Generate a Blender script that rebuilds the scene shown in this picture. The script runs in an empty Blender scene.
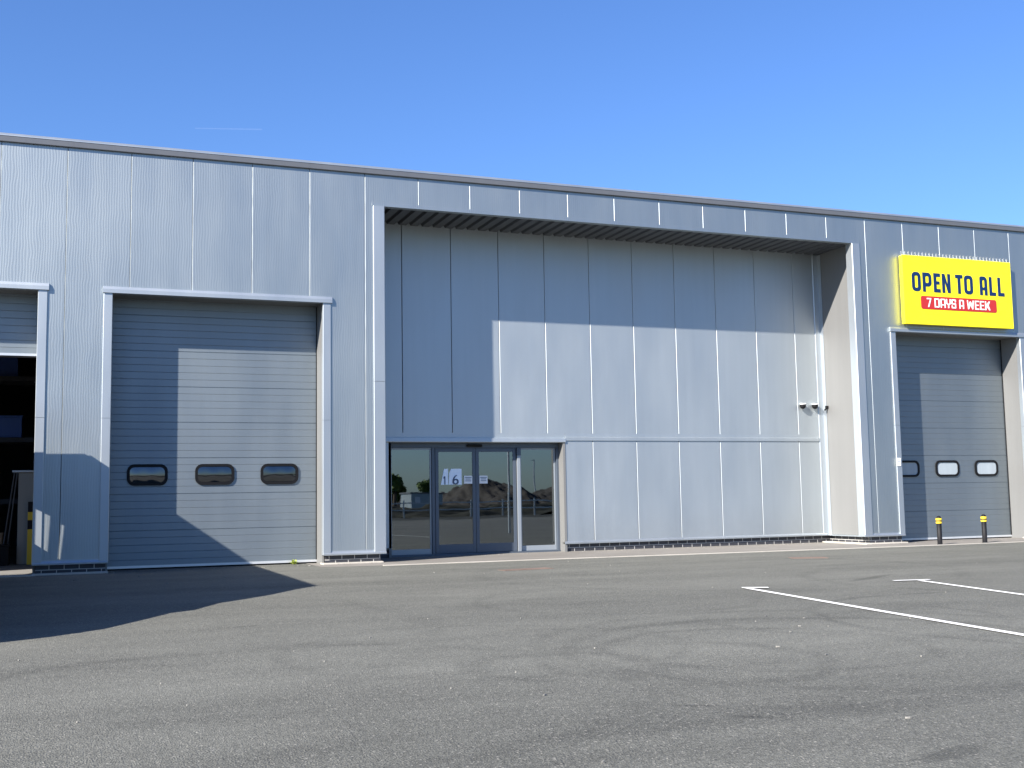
import bpy, math, random
from mathutils import Vector, Matrix
random.seed(7)
S = bpy.context.scene
COL = S.collection

# ------------------------------------------------------------------ camera
cd = bpy.data.cameras.new('camera'); cam = bpy.data.objects.new('camera', cd); COL.objects.link(cam)
cd.sensor_width = 36; cd.lens = 40.18; cd.clip_start = .1; cd.clip_end = 20000
r = Vector((0.9319542, -0.3622012, -0.0164814)); u = Vector((-0.020273, -0.0974406, 0.9950348)); f = Vector((0.3620087, 0.9269928, 0.0981531))
M = Matrix.Identity(4)
for i in range(3):
    M[i][0] = r[i]; M[i][1] = u[i]; M[i][2] = -f[i]
M[0][3], M[1][3], M[2][3] = 1.0787, -19.7521, 1.115
cam.matrix_world = M
S.camera = cam
S.render.resolution_x = 1024; S.render.resolution_y = 768

# ------------------------------------------------------------------ light
L = Vector((2.54, 1.362, -1.776)).normalized()           # way the sunlight travels
sun_el = math.asin(-L.z); sun_az = math.atan2(-L.x, -L.y)  # azimuth clockwise from +Y
w = bpy.data.worlds.new('World'); S.world = w; w.use_nodes = True
nt = w.node_tree; bg = nt.nodes['Background']
sky = nt.nodes.new('ShaderNodeTexSky'); sky.sky_type = 'NISHITA'; sky.sun_disc = False
sky.sun_elevation = sun_el; sky.sun_rotation = sun_az % (2*math.pi)
sky.altitude = 50; sky.air_density = 1.2; sky.dust_density = .35; sky.ozone_density = 2.6
tint = nt.nodes.new('ShaderNodeMix'); tint.data_type = 'RGBA'; tint.blend_type = 'MULTIPLY'; tint.inputs[0].default_value = 1
tint.inputs[7].default_value = (.67, .945, 1.47, 1)      # clear deep-blue day, as the camera saw it
nt.links.new(sky.outputs[0], tint.inputs[6]); nt.links.new(tint.outputs[2], bg.inputs[0]); bg.inputs[1].default_value = .05
sd = bpy.data.lights.new('sun', 'SUN'); sd.energy = 5.0; sd.angle = math.radians(.53); sd.color = (1, .945, .87)
so = bpy.data.objects.new('sun', sd); COL.objects.link(so)
so.rotation_euler = L.to_track_quat('-Z', 'Y').to_euler(); so.location = (-20, -30, 30)
S.view_settings.view_transform = 'Standard'; S.view_settings.look = 'None'
S.view_settings.gamma = 1; S.view_settings.use_curve_mapping = False
S.view_settings.exposure = 1.42

# ------------------------------------------------------------------ materials
def new_mat(name):
    m = bpy.data.materials.new(name); m.use_nodes = True
    return m, m.node_tree.nodes, m.node_tree.links, m.node_tree.nodes['Principled BSDF']
def mth(n, l, op, a, b=None, c=None, clamp=False):
    k = n.new('ShaderNodeMath'); k.operation = op; k.use_clamp = clamp
    for i, v in enumerate((a, b, c)):
        if v is None: continue
        if isinstance(v, (int, float)): k.inputs[i].default_value = v
        else: l.new(v, k.inputs[i])
    return k.outputs[0]
def mixc(n, l, fac, a, b):
    k = n.new('ShaderNodeMix'); k.data_type = 'RGBA'
    if isinstance(fac, (int, float)): k.inputs[0].default_value = fac
    else: l.new(fac, k.inputs[0])
    for i, v in ((6, a), (7, b)):
        if isinstance(v, tuple): k.inputs[i].default_value = (*v[:3], 1)
        else: l.new(v, k.inputs[i])
    return k.outputs[2]
def noise(n, l, vec, scale, detail=3, rough=.55, dist=0):
    k = n.new('ShaderNodeTexNoise'); k.inputs['Scale'].default_value = scale; k.inputs['Detail'].default_value = detail
    k.inputs['Roughness'].default_value = rough; k.inputs['Distortion'].default_value = dist
    if vec is not None: l.new(vec, k.inputs['Vector'])
    return k.outputs['Fac']
def pos(n):
    return n.new('ShaderNodeNewGeometry').outputs['Position']
def mapr(n, l, v, a, b, c, d):
    k = n.new('ShaderNodeMapRange'); l.new(v, k.inputs[0])
    for i, x in enumerate((a, b, c, d)): k.inputs[i+1].default_value = x
    return k.outputs[0]
def scaled(n, l, vec, s):
    k = n.new('ShaderNodeMapping'); k.inputs['Scale'].default_value = s; l.new(vec, k.inputs['Vector']); return k.outputs[0]

def paint(name, col, rough=.5, metal=0., var=.05, bump=0., spec=.5, dirt=0., streak=.5):
    """coated sheet or painted surface with faint blotches, rain streaks and roughness change"""
    m, n, l, b = new_mat(name)
    P = pos(n)
    a = noise(n, l, scaled(n, l, P, (1.1, 1.1, .35)), 1.3, 4)
    s = noise(n, l, scaled(n, l, P, (9, 9, .5)), 1.0, 3)
    v = mth(n, l, 'ADD', mth(n, l, 'MULTIPLY', a, 1-streak), mth(n, l, 'MULTIPLY', s, streak))
    k = mapr(n, l, v, .3, .7, 1-var, 1+var)
    vm = n.new('ShaderNodeVectorMath'); vm.operation = 'SCALE'; vm.inputs[0].default_value = col; l.new(k, vm.inputs['Scale'])
    out = vm.outputs[0]
    if dirt:
        sep = n.new('ShaderNodeSeparateXYZ'); l.new(P, sep.inputs[0])
        h = mapr(n, l, sep.outputs[2], .1, .9, 1, 0)
        dd = mth(n, l, 'MULTIPLY', mth(n, l, 'MULTIPLY', h, noise(n, l, P, 7, 5, .7)), dirt, clamp=True)
        out = mixc(n, l, dd, out, (.28, .24, .19))
    l.new(out, b.inputs['Base Color'])
    l.new(mapr(n, l, a, .3, .7, rough*.93, rough*1.07), b.inputs['Roughness'])
    b.inputs['Metallic'].default_value = metal
    b.inputs['Specular IOR Level'].default_value = spec
    if bump:
        bp = n.new('ShaderNodeBump'); bp.inputs['Strength'].default_value = bump; bp.inputs['Distance'].default_value = .01
        l.new(noise(n, l, scaled(n, l, P, (1, 1, .6)), 2.2, 2), bp.inputs['Height']); l.new(bp.outputs[0], b.inputs['Normal'])
    return m

def ribbed_paint(name, col, rough, metal, pitch=.05, strength=.35):
    """cladding sheet with fine rolled vertical ribs"""
    m = paint(name, col, rough, metal, .045)
    n, l = m.node_tree.nodes, m.node_tree.links; b = n['Principled BSDF']
    P = pos(n)
    sep = n.new('ShaderNodeSeparateXYZ'); l.new(P, sep.inputs[0])
    wob = noise(n, l, scaled(n, l, P, (1.5, 1, .9)), 2.0, 2)
    x = mth(n, l, 'ADD', sep.outputs[0], mth(n, l, 'MULTIPLY', wob, .10))
    h = mth(n, l, 'SINE', mth(n, l, 'MULTIPLY', x, 2*math.pi/pitch))
    big = noise(n, l, scaled(n, l, P, (1, 1, .5)), 1.4, 2)
    hh = mth(n, l, 'ADD', mth(n, l, 'MULTIPLY', h, .0022), mth(n, l, 'MULTIPLY', big, .010))
    bp = n.new('ShaderNodeBump'); bp.inputs['Strength'].default_value = strength; bp.inputs['Distance'].default_value = 1.
    l.new(hh, bp.inputs['Height']); l.new(bp.outputs[0], b.inputs['Normal'])
    return m

M_ = {}
M_['clad'] = ribbed_paint('silver_grey_ribbed_cladding', (.398, .434, .444), .50, .93, .042, .16)
M_['smooth'] = paint('silver_grey_smooth_cladding', (.475, .515, .535), .55, .86, .03, .2, .5, dirt=.25)
M_['trim'] = paint('silver_trim', (.440, .475, .500), .52, .85, .03, .2)
M_['jamb'] = paint('jamb_lining', (.172, .172, .168), .55, .15, .05, .3)
M_['gutter'] = paint('dark_grey_eaves', (.13, .135, .145), .42, .3, .06)
M_['soffit'] = paint('dark_soffit_sheet', (.085, .09, .10), .5, .3, .08)
M_['door'] = paint('slate_grey_door', (.250, .285, .308), .57, .93, .03, .12)
M_['rubber'] = paint('black_rubber', (.006, .006, .007), .55, 0, .05, spec=.2)
M_['seal'] = paint('pale_aluminium_bar', (.62, .64, .66), .35, .5, .06)
M_['frame'] = paint('dark_grey_door_frame', (.085, .105, .135), .38, .3, .04)
M_['frame_pale'] = paint('grey_window_frame', (.30, .33, .36), .38, .4, .04)
M_['black'] = paint('black_plastic', (.008, .008, .009), .6, 0, .05, spec=.25)
M_['yellow_band'] = paint('yellow_band', (.72, .50, .03), .45, 0, .1)
M_['white'] = paint('white_plastic', (.78, .78, .76), .45, 0, .03)
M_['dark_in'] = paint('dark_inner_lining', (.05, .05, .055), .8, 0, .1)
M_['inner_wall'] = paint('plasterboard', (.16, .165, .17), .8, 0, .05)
M_['floor_in'] = paint('worn_concrete_floor', (.20, .19, .175), .75, 0, .15)
M_['roof'] = paint('roof_sheet', (.30, .31, .33), .5, .4, .08)
M_['sign_yellow'] = paint('yellow_sign_face', (.93, .80, .012), .38, 0, .015)
M_['sign_red'] = paint('red_sign_panel', (.42, .022, .02), .4, 0, .02)
M_['sign_blue'] = paint('navy_lettering', (.002, .020, .085), .4, 0, .02)
M_['steel'] = paint('galvanised_steel', (.5, .51, .52), .4, .8, .1)
M_['grey_cab'] = paint('grey_painted_cabinet', (.30, .29, .26), .5, 0, .06)
M_['blue_box'] = paint('blue_crate', (.03, .08, .30), .5, 0, .1)
M_['brown_box'] = paint('cardboard', (.33, .21, .12), .8, 0, .1)
M_['orange'] = paint('orange_rack_beam', (.5, .13, .02), .5, 0, .1)
M_['van'] = paint('dark_van_paint', (.03, .035, .045), .3, 0, .03)  # unseen body colour, chosen dark to limit bounce light in the van's shadow
M_['decal'] = paint('pale_blue_film', (.80, .88, .95), .5, 0, .02)
M_['ink'] = paint('grey_ink', (.05, .08, .14), .5, 0, .02)
M_['pale_pane'] = paint('pale_acrylic', (.30, .34, .37), .15, .0, .10, .1)  # plain pale colour for the right-hand door panes
M_['leaf'] = paint('leaf_green', (.10, .16, .03), .6, 0, .3)
M_['weed'] = paint('weed_leaf', (.30, .36, .05), .6, 0, .3)
M_['bark'] = paint('bark', (.10, .075, .05), .9, 0, .3)
M_['rust'] = paint('rusty_iron_cover', (.17, .115, .09), .8, .2, .35, streak=.2)
M_['contrail'] = None

def glass(name, tint, refl, rough=.01, trans=.5, wave=.05):
    m, n, l, b = new_mat(name)
    n.remove(b); out = n['Material Output']
    t = n.new('ShaderNodeBsdfTransparent'); t.inputs[0].default_value = (*[c*trans for c in tint], 1)
    g = n.new('ShaderNodeBsdfGlossy'); g.inputs[0].default_value = (*tint, 1); g.inputs['Roughness'].default_value = rough
    fr = n.new('ShaderNodeFresnel'); fr.inputs[0].default_value = 1.5
    fac = mth(n, l, 'ADD', mth(n, l, 'MULTIPLY', fr.outputs[0], 1.2), refl, clamp=True)
    bp = n.new('ShaderNodeBump'); bp.inputs['Strength'].default_value = wave; bp.inputs['Distance'].default_value = .01
    l.new(noise(n, l, pos(n), 1.3 if wave < .1 else 2.6, 1), bp.inputs['Height']); l.new(bp.outputs[0], g.inputs['Normal'])
    mx = n.new('ShaderNodeMixShader'); l.new(fac, mx.inputs[0]); l.new(t.outputs[0], mx.inputs[1]); l.new(g.outputs[0], mx.inputs[2])
    l.new(mx.outputs[0], out.inputs['Surface'])
    return m
M_['glass'] = glass('tinted_door_glass', (.88, .96, 1.), .17, .01, .28)
M_['acrylic'] = glass('wavy_acrylic', (.86, .88, .93), .09, .01, .08, .15)
M_['clear'] = glass('vehicle_glass', (.95, .98, .97), .02, .01, .85)

def brick_mat():
    m, n, l, b = new_mat('dark_engineering_brick')
    P = pos(n); sep = n.new('ShaderNodeSeparateXYZ'); l.new(P, sep.inputs[0])
    cx = n.new('ShaderNodeCombineXYZ'); l.new(mth(n, l, 'ADD', sep.outputs[0], sep.outputs[1]), cx.inputs[0]); l.new(sep.outputs[2], cx.inputs[1])
    t = n.new('ShaderNodeTexBrick'); l.new(cx.outputs[0], t.inputs['Vector'])
    t.inputs['Scale'].default_value = 1; t.inputs['Brick Width'].default_value = .225; t.inputs['Row Height'].default_value = .078
    t.inputs['Mortar Size'].default_value = .007; t.inputs['Mortar Smooth'].default_value = .15; t.inputs['Bias'].default_value = -.2
    t.inputs['Color1'].default_value = (.030, .032, .042, 1); t.inputs['Color2'].default_value = (.014, .016, .022, 1); t.inputs['Mortar'].default_value = (.42, .41, .39, 1)
    c = mixc(n, l, mth(n, l, 'MULTIPLY', noise(n, l, P, 14, 5, .7), .15), t.outputs['Color'], (.12, .11, .10))
    l.new(c, b.inputs['Base Color']); b.inputs['Roughness'].default_value = .55
    bp = n.new('ShaderNodeBump'); bp.inputs['Strength'].default_value = .6; bp.inputs['Distance'].default_value = .006
    l.new(mth(n, l, 'SUBTRACT', 1, t.outputs['Fac']), bp.inputs['Height']); l.new(bp.outputs[0], b.inputs['Normal'])
    return m
M_['brick'] = brick_mat()

def concrete_mat(name, col, amt=.25):
    m, n, l, b = new_mat(name); P = pos(n)
    a = noise(n, l, P, 1.1, 5, .65); c = noise(n, l, P, 60, 4, .7)
    v = mth(n, l, 'ADD', mth(n, l, 'MULTIPLY', a, .6), mth(n, l, 'MULTIPLY', c, .4))
    vm = n.new('ShaderNodeVectorMath'); vm.operation = 'SCALE'; vm.inputs[0].default_value = col
    l.new(mapr(n, l, v, .3, .7, 1-amt, 1+amt), vm.inputs['Scale']); l.new(vm.outputs[0], b.inputs['Base Color'])
    b.inputs['Roughness'].default_value = .85
    bp = n.new('ShaderNodeBump'); bp.inputs['Strength'].default_value = .5; bp.inputs['Distance'].default_value = .01
    l.new(c, bp.inputs['Height']); l.new(bp.outputs[0], b.inputs['Normal'])
    return m
M_['concrete'] = concrete_mat('pale_concrete', (.42, .39, .34))
M_['apron'] = concrete_mat('beige_grey_apron', (.175, .16, .14), .22)
M_['earth'] = concrete_mat('rough_earth', (.030, .024, .018), .9)
M_['grass'] = concrete_mat('rough_grass', (.028, .028, .018), .5)

def asphalt_mat():
    m, n, l, b = new_mat('weathered_asphalt'); P = pos(n)
    sep = n.new('ShaderNodeSeparateXYZ'); l.new(P, sep.inputs[0]); X, Y = sep.outputs[0], sep.outputs[1]
    big = noise(n, l, scaled(n, l, P, (.35, 1, 1)), .35, 5, .6)
    mid = noise(n, l, scaled(n, l, P, (.6, 1.3, 1)), 1.6, 5, .62)
    band = noise(n, l, scaled(n, l, P, (.10, 1.1, 1)), 1.0, 3, .5, .4)
    vo = n.new('ShaderNodeTexVoronoi'); vo.inputs['Scale'].default_value = 105; l.new(P, vo.inputs['Vector'])
    sepc = n.new('ShaderNodeSeparateColor'); l.new(vo.outputs['Color'], sepc.inputs[0])
    fine = noise(n, l, P, 32, 4, .8)
    v = mth(n, l, 'ADD', mth(n, l, 'MULTIPLY', mapr(n, l, big, .3, .7, -.5, .5), .30), mth(n, l, 'MULTIPLY', mapr(n, l, mid, .3, .7, -.5, .5), .22))
    v = mth(n, l, 'ADD', v, mth(n, l, 'MULTIPLY', mapr(n, l, band, .3, .7, -.5, .5), .24))
    v = mth(n, l, 'ADD', v, mth(n, l, 'MULTIPLY', mapr(n, l, sepc.outputs[0], 0, 1, -.5, .5), .62))
    v = mth(n, l, 'ADD', v, mth(n, l, 'MULTIPLY', mapr(n, l, fine, .3, .7, -.5, .5), .42))
    v = mth(n, l, 'ADD', v, 1)
    # tyre scuffs: broken rings and short dark patches with a shape of their own
    wob = noise(n, l, P, .8, 3); brk = noise(n, l, P, 1.1, 4, .65)
    marks = None
    def dist(cx, cy):
        dx = mth(n, l, 'SUBTRACT', X, cx); dy = mth(n, l, 'SUBTRACT', Y, cy)
        return dx, dy, mth(n, l, 'SQRT', mth(n, l, 'ADD', mth(n, l, 'MULTIPLY', dx, dx), mth(n, l, 'MULTIPLY', dy, dy)))
    for cx, cy, R, wd, st in ((5.85, -12.55, 1.15, .07, .26), (5.0, -12.9, .95, .08, .24), (4.15, -12.75, .62, .09, .26), (4.0, -11.6, 1.5, .07, .18), (7.6, -11.2, 1.3, .06, .2), (6.3, -12.7, 1.9, .09, .30), (6.5, -12.5, 2.25, .08, .2), (2.3, -12.9, 2.1, .10, .22), (6.6, -8.6, 1.5, .06, .16), (3.2, -17.6, 3.3, .12, .15),
                              (12.5, -8.2, 2.6, .10, .18), (9.8, -5.2, 3.4, .12, .14), (-1.0, -9.0, 5.2, .15, .13), (9.6, -12.0, 2.4, .06, .3)):
        _, _, dd = dist(cx, cy)
        e = mth(n, l, 'ABSOLUTE', mth(n, l, 'SUBTRACT', mth(n, l, 'ADD', dd, mth(n, l, 'MULTIPLY', wob, .35)), R+.17))
        k = mth(n, l, 'MULTIPLY', mapr(n, l, e, wd*.3, wd*1.6, st, 0), mapr(n, l, brk, .36, .58, .1, 1))
        marks = k if marks is None else mth(n, l, 'MAXIMUM', marks, k)
    for cx, cy, ax, ay, rot, st in ((4.62, -15.77, .26, .085, 18, .38), (4.21, -14.34, .16, .035, -30, .42), (4.29, -14.72, .13, .04, -40, .42), (10.75, -7.55, .75, .10, 30, .4),
                                    (1.3, -15.3, .14, .03, 0, .35), (2.6, -9.2, .16, .05, 10, .3), (5.5, -13.7, .5, .06, 40, .25)):
        dx, dy, _ = dist(cx, cy); c, s = math.cos(math.radians(rot)), math.sin(math.radians(rot))
        a = mth(n, l, 'ADD', mth(n, l, 'MULTIPLY', dx, c/ax), mth(n, l, 'MULTIPLY', dy, s/ax))
        bb = mth(n, l, 'ADD', mth(n, l, 'MULTIPLY', dx, -s/ay), mth(n, l, 'MULTIPLY', dy, c/ay))
        q = mth(n, l, 'ADD', mth(n, l, 'ADD', mth(n, l, 'MULTIPLY', a, a), mth(n, l, 'MULTIPLY', bb, bb)), mth(n, l, 'MULTIPLY', brk, 1.4))
        marks = mth(n, l, 'MAXIMUM', marks, mapr(n, l, q, .9, 1.9, st, 0))
    v = mth(n, l, 'MULTIPLY', v, mth(n, l, 'SUBTRACT', 1, mth(n, l, 'MULTIPLY', marks, .85)))
    vm = n.new('ShaderNodeVectorMath'); vm.operation = 'SCALE'; vm.inputs[0].default_value = (.119, .118, .101); l.new(v, vm.inputs['Scale'])
    chip = mapr(n, l, sepc.outputs[1], .965, .975, 0, .55)
    c = mixc(n, l, chip, vm.outputs[0], (.34, .32, .28))
    l.new(c, b.inputs['Base Color']); b.inputs['Roughness'].default_value = .82; b.inputs['Specular IOR Level'].default_value = .35
    bp = n.new('ShaderNodeBump'); bp.inputs['Strength'].default_value = .7; bp.inputs['Distance'].default_value = .008
    l.new(mth(n, l, 'ADD', vo.outputs['Distance'], fine), bp.inputs['Height']); l.new(bp.outputs[0], b.inputs['Normal'])
    return m
M_['asphalt'] = asphalt_mat()
def worn_white(name='worn_white_paint'):
    m, n, l, b = new_mat(name); P = pos(n)
    k = mapr(n, l, noise(n, l, P, 26, 5, .75), .60, .70, 0, .8)
    l.new(mixc(n, l, k, (.74, .73, .70), (.16, .155, .15)), b.inputs['Base Color']); b.inputs['Roughness'].default_value = .7
    return m
M_['paintline'] = worn_white()

# ------------------------------------------------------------------ helpers
class MB:
    def __init__(s): s.v = []; s.f = []; s.mi = []
    def quad(s, pts, mi=0):
        k = len(s.v); s.v += [tuple(p) for p in pts]; s.f.append(tuple(range(k, k+len(pts)))); s.mi.append(mi); return s
    def box(s, x0, x1, y0, y1, z0, z1, mi=0):
        k = len(s.v)
        s.v += [(x0,y0,z0),(x1,y0,z0),(x1,y1,z0),(x0,y1,z0),(x0,y0,z1),(x1,y0,z1),(x1,y1,z1),(x0,y1,z1)]
        for q in ((0,3,2,1),(4,5,6,7),(0,1,5,4),(1,2,6,5),(2,3,7,6),(3,0,4,7)): s.f.append(tuple(k+i for i in q)); s.mi.append(mi)
        return s
    def prism(s, pts, axis, a, b, mi=0):
        """pts: 2D outline, extruded along axis from a to b. axis 0: (y,z), 1: (x,z), 2: (x,y)"""
        def P(p, t): return (t, p[0], p[1]) if axis == 0 else (p[0], t, p[1]) if axis == 1 else (p[0], p[1], t)
        k = len(s.v); n = len(pts)
        s.v += [P(p, a) for p in pts] + [P(p, b) for p in pts]
        s.f.append(tuple(k+i for i in range(n))); s.f.append(tuple(k+n+i for i in reversed(range(n)))); s.mi += [mi, mi]
        for i in range(n):
            j = (i+1) % n; s.f.append((k+i, k+n+i, k+n+j, k+j)); s.mi.append(mi)
        return s
    def tube(s, a, b, r0, r1=None, seg=12, mi=0):
        r1 = r0 if r1 is None else r1; a = Vector(a); b = Vector(b); d = (b-a).normalized()
        t = d.orthogonal().normalized(); q = d.cross(t); k = len(s.v)
        for c, rr in ((a, r0), (b, r1)):
            for i in range(seg):
                an = 2*math.pi*i/seg; s.v.append(tuple(c + (t*math.cos(an)+q*math.sin(an))*rr))
        for i in range(seg):
            j = (i+1) % seg; s.f.append((k+i, k+j, k+seg+j, k+seg+i)); s.mi.append(mi)
        s.f.append(tuple(k+i for i in reversed(range(seg)))); s.f.append(tuple(k+seg+i for i in range(seg))); s.mi += [mi, mi]
        return s
    def lathe(s, c, prof, seg=24, mi=None):
        k = len(s.v); n = len(prof)
        for (rr, z) in prof:
            for i in range(seg):
                an = 2*math.pi*i/seg; s.v.append((c[0]+rr*math.cos(an), c[1]+rr*math.sin(an), c[2]+z))
        for a in range(n-1):
            for i in range(seg):
                j = (i+1) % seg; s.f.append((k+a*seg+i, k+a*seg+j, k+(a+1)*seg+j, k+(a+1)*seg+i)); s.mi.append(mi[a] if mi else 0)
        return s
    def build(s, name, mats, parent=None, smooth=False, bevel=0):
        me = bpy.data.meshes.new(name); me.from_pydata(s.v, [], s.f)
        for m in (mats if isinstance(mats, (list, tuple)) else [mats]): me.materials.append(m)
        for p, i in zip(me.polygons, s.mi): p.material_index = i; p.use_smooth = smooth
        me.update()
        o = bpy.data.objects.new(name, me); COL.objects.link(o)
        if parent: 
            o.parent = parent; o.matrix_parent_inverse = Matrix.Translation(-Vector(parent_loc(parent)))
        if bevel:
            md = o.modifiers.new('bevel', 'BEVEL'); md.width = bevel; md.segments = 2; md.limit_method = 'ANGLE'
        return o
def split_build(mb, name, mats, parent=None, **kw):
    par = list(range(len(mb.v)))
    def find(a):
        while par[a] != a: par[a] = par[par[a]]; a = par[a]
        return a
    for fc_ in mb.f:
        for q in fc_[1:]: par[find(q)] = find(fc_[0])
    gr = {}
    for i_, fc_ in enumerate(mb.f): gr.setdefault(find(fc_[0]), []).append(i_)
    for ids in gr.values():
        m = MB(); mp = {}
        for i_ in ids:
            for q in mb.f[i_]:
                if q not in mp: mp[q] = len(m.v); m.v.append(mb.v[q])
            m.f.append(tuple(mp[q] for q in mb.f[i_])); m.mi.append(mb.mi[i_])
        m.build(name, mats, parent, **kw)
def parent_loc(p):
    v = Vector(p.location)
    return v
def empty(name, loc, label, cat, group=None):
    o = bpy.data.objects.new(name, None); COL.objects.link(o); o.location = loc; o.empty_display_size = .2
    tag(o, label, cat, group); return o
def tag(o, label=None, cat=None, group=None, kind=None):
    if label: o['label'] = label
    if cat: o['category'] = cat
    if group: o['group'] = group
    if kind: o['kind'] = kind
    return o
def curve_mesh(name, loops, thick, mat, place, parent=None):
    """filled flat outline with holes (list of 2D loops), given a small thickness; place maps (x,y,z)->world"""
    cu = bpy.data.curves.new(name, 'CURVE'); cu.dimensions = '2D'; cu.fill_mode = 'BOTH'; cu.extrude = thick/2
    for lp in loops:
        sp = cu.splines.new('POLY'); sp.points.add(len(lp)-1); sp.use_cyclic_u = True
        for i, (x, y) in enumerate(lp): sp.points[i].co = (x, y, 0, 1)
    tmp = bpy.data.objects.new('tmp', cu); COL.objects.link(tmp)
    dg = bpy.context.evaluated_depsgraph_get(); me = bpy.data.meshes.new_from_object(tmp.evaluated_get(dg))
    COL.objects.unlink(tmp); bpy.data.objects.remove(tmp)
    for v in me.vertices: v.co = place(*v.co)
    me.name = name; me.materials.clear(); me.materials.append(mat)
    for p in me.polygons: p.use_smooth = False; p.material_index = 0
    o = bpy.data.objects.new(name, me); COL.objects.link(o)
    if parent: o.parent = parent; o.matrix_parent_inverse = Matrix.Translation(-Vector(parent_loc(parent)))
    return o
def rrect(x0, x1, y0, y1, rad, seg=5):
    out = []
    for cx, cy, a0 in ((x1-rad, y1-rad, 0), (x0+rad, y1-rad, 90), (x0+rad, y0+rad, 180), (x1-rad, y0+rad, 270)):
        for i in range(seg+1):
            a = math.radians(a0 + 90*i/seg); out.append((cx+rad*math.cos(a), cy+rad*math.sin(a)))
    return out
facing = lambda yy: (lambda x, y, z: (x, yy-z, y))      # flat thing on a plane facing -Y

# ------------------------------------------------------------------ ground
g = MB()
gx = [-3000, -60, -8.2, 28.2, 60, 3000]; gy = [-3000, -40, -.0, 31, 3000]
g.quad([(-3000,-3000,0),(3000,-3000,0),(3000,3000,0),(-3000,3000,0)])
tag(g.build('ground', M_['asphalt']), kind='structure')
# apron strip between the edging and the building
ln = [(-8.2,-.62),(.6,-.60),(5.05,-.80),(6.06,-.93),(8.2,-.95),(10.07,-1.0),(13.7,-1.14),(16.8,-1.22),(19.1,-1.2),(28.2,-1.2)]
ap = MB()
for (xa, ya), (xb, yb) in zip(ln[2:], ln[3:]): ap.quad([(xa,ya,.004),(xb,yb,.004),(xb,3.0,.004),(xa,3.0,.004)])
tag(ap.build('pavement', M_['apron']), kind='structure')
ed = MB()
for (xa, ya), (xb, yb) in zip(ln[3:], ln[4:]): ed.prism([(xa,ya-.035),(xb,yb-.035),(xb,yb+.03),(xa,ya+.03)], 2, -.02, .012)
tag(ed.build('kerb_edging', M_['concrete']), kind='structure')
def stripe(pts, wd, z=.008):
    m = MB()
    for (a, b) in zip(pts, pts[1:]):
        a = Vector(a); b = Vector(b); d = (b-a).normalized(); q = Vector((-d.y, d.x))*wd/2
        m.quad([(*(a-q), z), (*(b-q), z), (*(b+q), z), (*(a+q), z)])
    return m
m1 = stripe([(8.53,-8.09),(8.118,-11.09),(7.883,-12.92),(7.37,-16.9)], .085); m1.v += stripe([(8.49,-8.07),(8.76,-8.22)], .12, .012).v; m1.f.append((12,13,14,15)); m1.mi.append(0)
m2 = stripe([(10.90,-8.30),(10.445,-10.385),(9.85,-13.1)], .085); m2.v += stripe([(10.60,-8.17),(11.07,-8.27)], .085, .012).v; m2.f.append((8,9,10,11)); m2.mi.append(0)
tag(m1.build('parking_line', M_['paintline']), kind='structure'); tag(m2.build('parking_line', M_['paintline']), kind='structure')

# ------------------------------------------------------------------ the building
B = empty('industrial_unit', (0, 0, 0), 'long grey metal-clad industrial unit with roller doors and a recessed glazed entrance', 'building')
ZB, ZT = .185, 6.965
D = 1.362          # depth of the big recess
DD = .578          # depth of the roller doors
ZH = 4.583; ZM = 6.408
OP = [(-2.91, .61, ZH), (1.727, 5.247, ZH), (17.67, 21.16, 4.535), (22.3, 25.8, 4.535)]
def panel(mb, x0, x1, z0, z1, y, gl, gr, th=.10, gap=.005):
    """one cladding sheet; gl/gr: a joint on its left/right edge"""
    c = .0055 if gl else 0; e = gap if gr else 0
    pts = [(x0+(.003 if gl else 0), y+th), (x0+(.003 if gl else 0), y+c), (x0+c+(.003 if gl else 0), y), (x1-e, y), (x1-e, y+th)]
    if not gl: pts.pop(1)
    mb.prism(pts, 2, z0, z1)
def clad(mb, x0, x1, z0, z1, y, off=0.):
    js = [k+off for k in range(-12, 40) if x0+.02 < k+off < x1-.02]
    ed_ = [x0]+js+[x1]
    for i in range(len(ed_)-1):
        panel(mb, ed_[i], ed_[i+1], z0, z1, y, i > 0, i < len(ed_)-2, gap=.010 if off else .004)
c = MB()
clad(c, -8, -2.91, ZB, ZT, 0)
clad(c, -2.91, .61, ZH, ZT, 0)
clad(c, .61, 1.727, ZB, ZT, 0)
clad(c, 1.727, 5.247, ZH, ZT, 0)
clad(c, 5.247, 6.358, ZB, ZT, 0)
clad(c, 6.358, 16.634, ZM, ZT, 0)
clad(c, 16.634, 17.67, ZB, ZT, 0)
clad(c, 17.67, 21.16, 4.535, ZT, 0)
clad(c, 21.16, 22.3, ZB, ZT, 0)
clad(c, 22.3, 25.8, 4.535, ZT, 0)
clad(c, 25.8, 28, ZB, ZT, 0)
c.build('wall', M_['clad'], B)
# solid core behind the sheets (keeps daylight out)
k = MB()
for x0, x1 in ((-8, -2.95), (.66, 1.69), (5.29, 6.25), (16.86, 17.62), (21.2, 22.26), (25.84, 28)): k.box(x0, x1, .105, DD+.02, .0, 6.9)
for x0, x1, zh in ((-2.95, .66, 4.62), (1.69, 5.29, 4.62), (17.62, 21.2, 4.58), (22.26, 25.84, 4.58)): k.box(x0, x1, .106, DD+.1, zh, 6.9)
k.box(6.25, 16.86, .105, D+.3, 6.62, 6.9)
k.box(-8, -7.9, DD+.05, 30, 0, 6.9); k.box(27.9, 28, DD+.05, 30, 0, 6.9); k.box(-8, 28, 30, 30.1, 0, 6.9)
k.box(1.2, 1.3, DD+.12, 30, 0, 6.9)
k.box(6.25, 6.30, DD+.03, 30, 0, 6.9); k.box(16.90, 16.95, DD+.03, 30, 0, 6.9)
split_build(k, 'inner_wall', M_['dark_in'], B)
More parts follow.
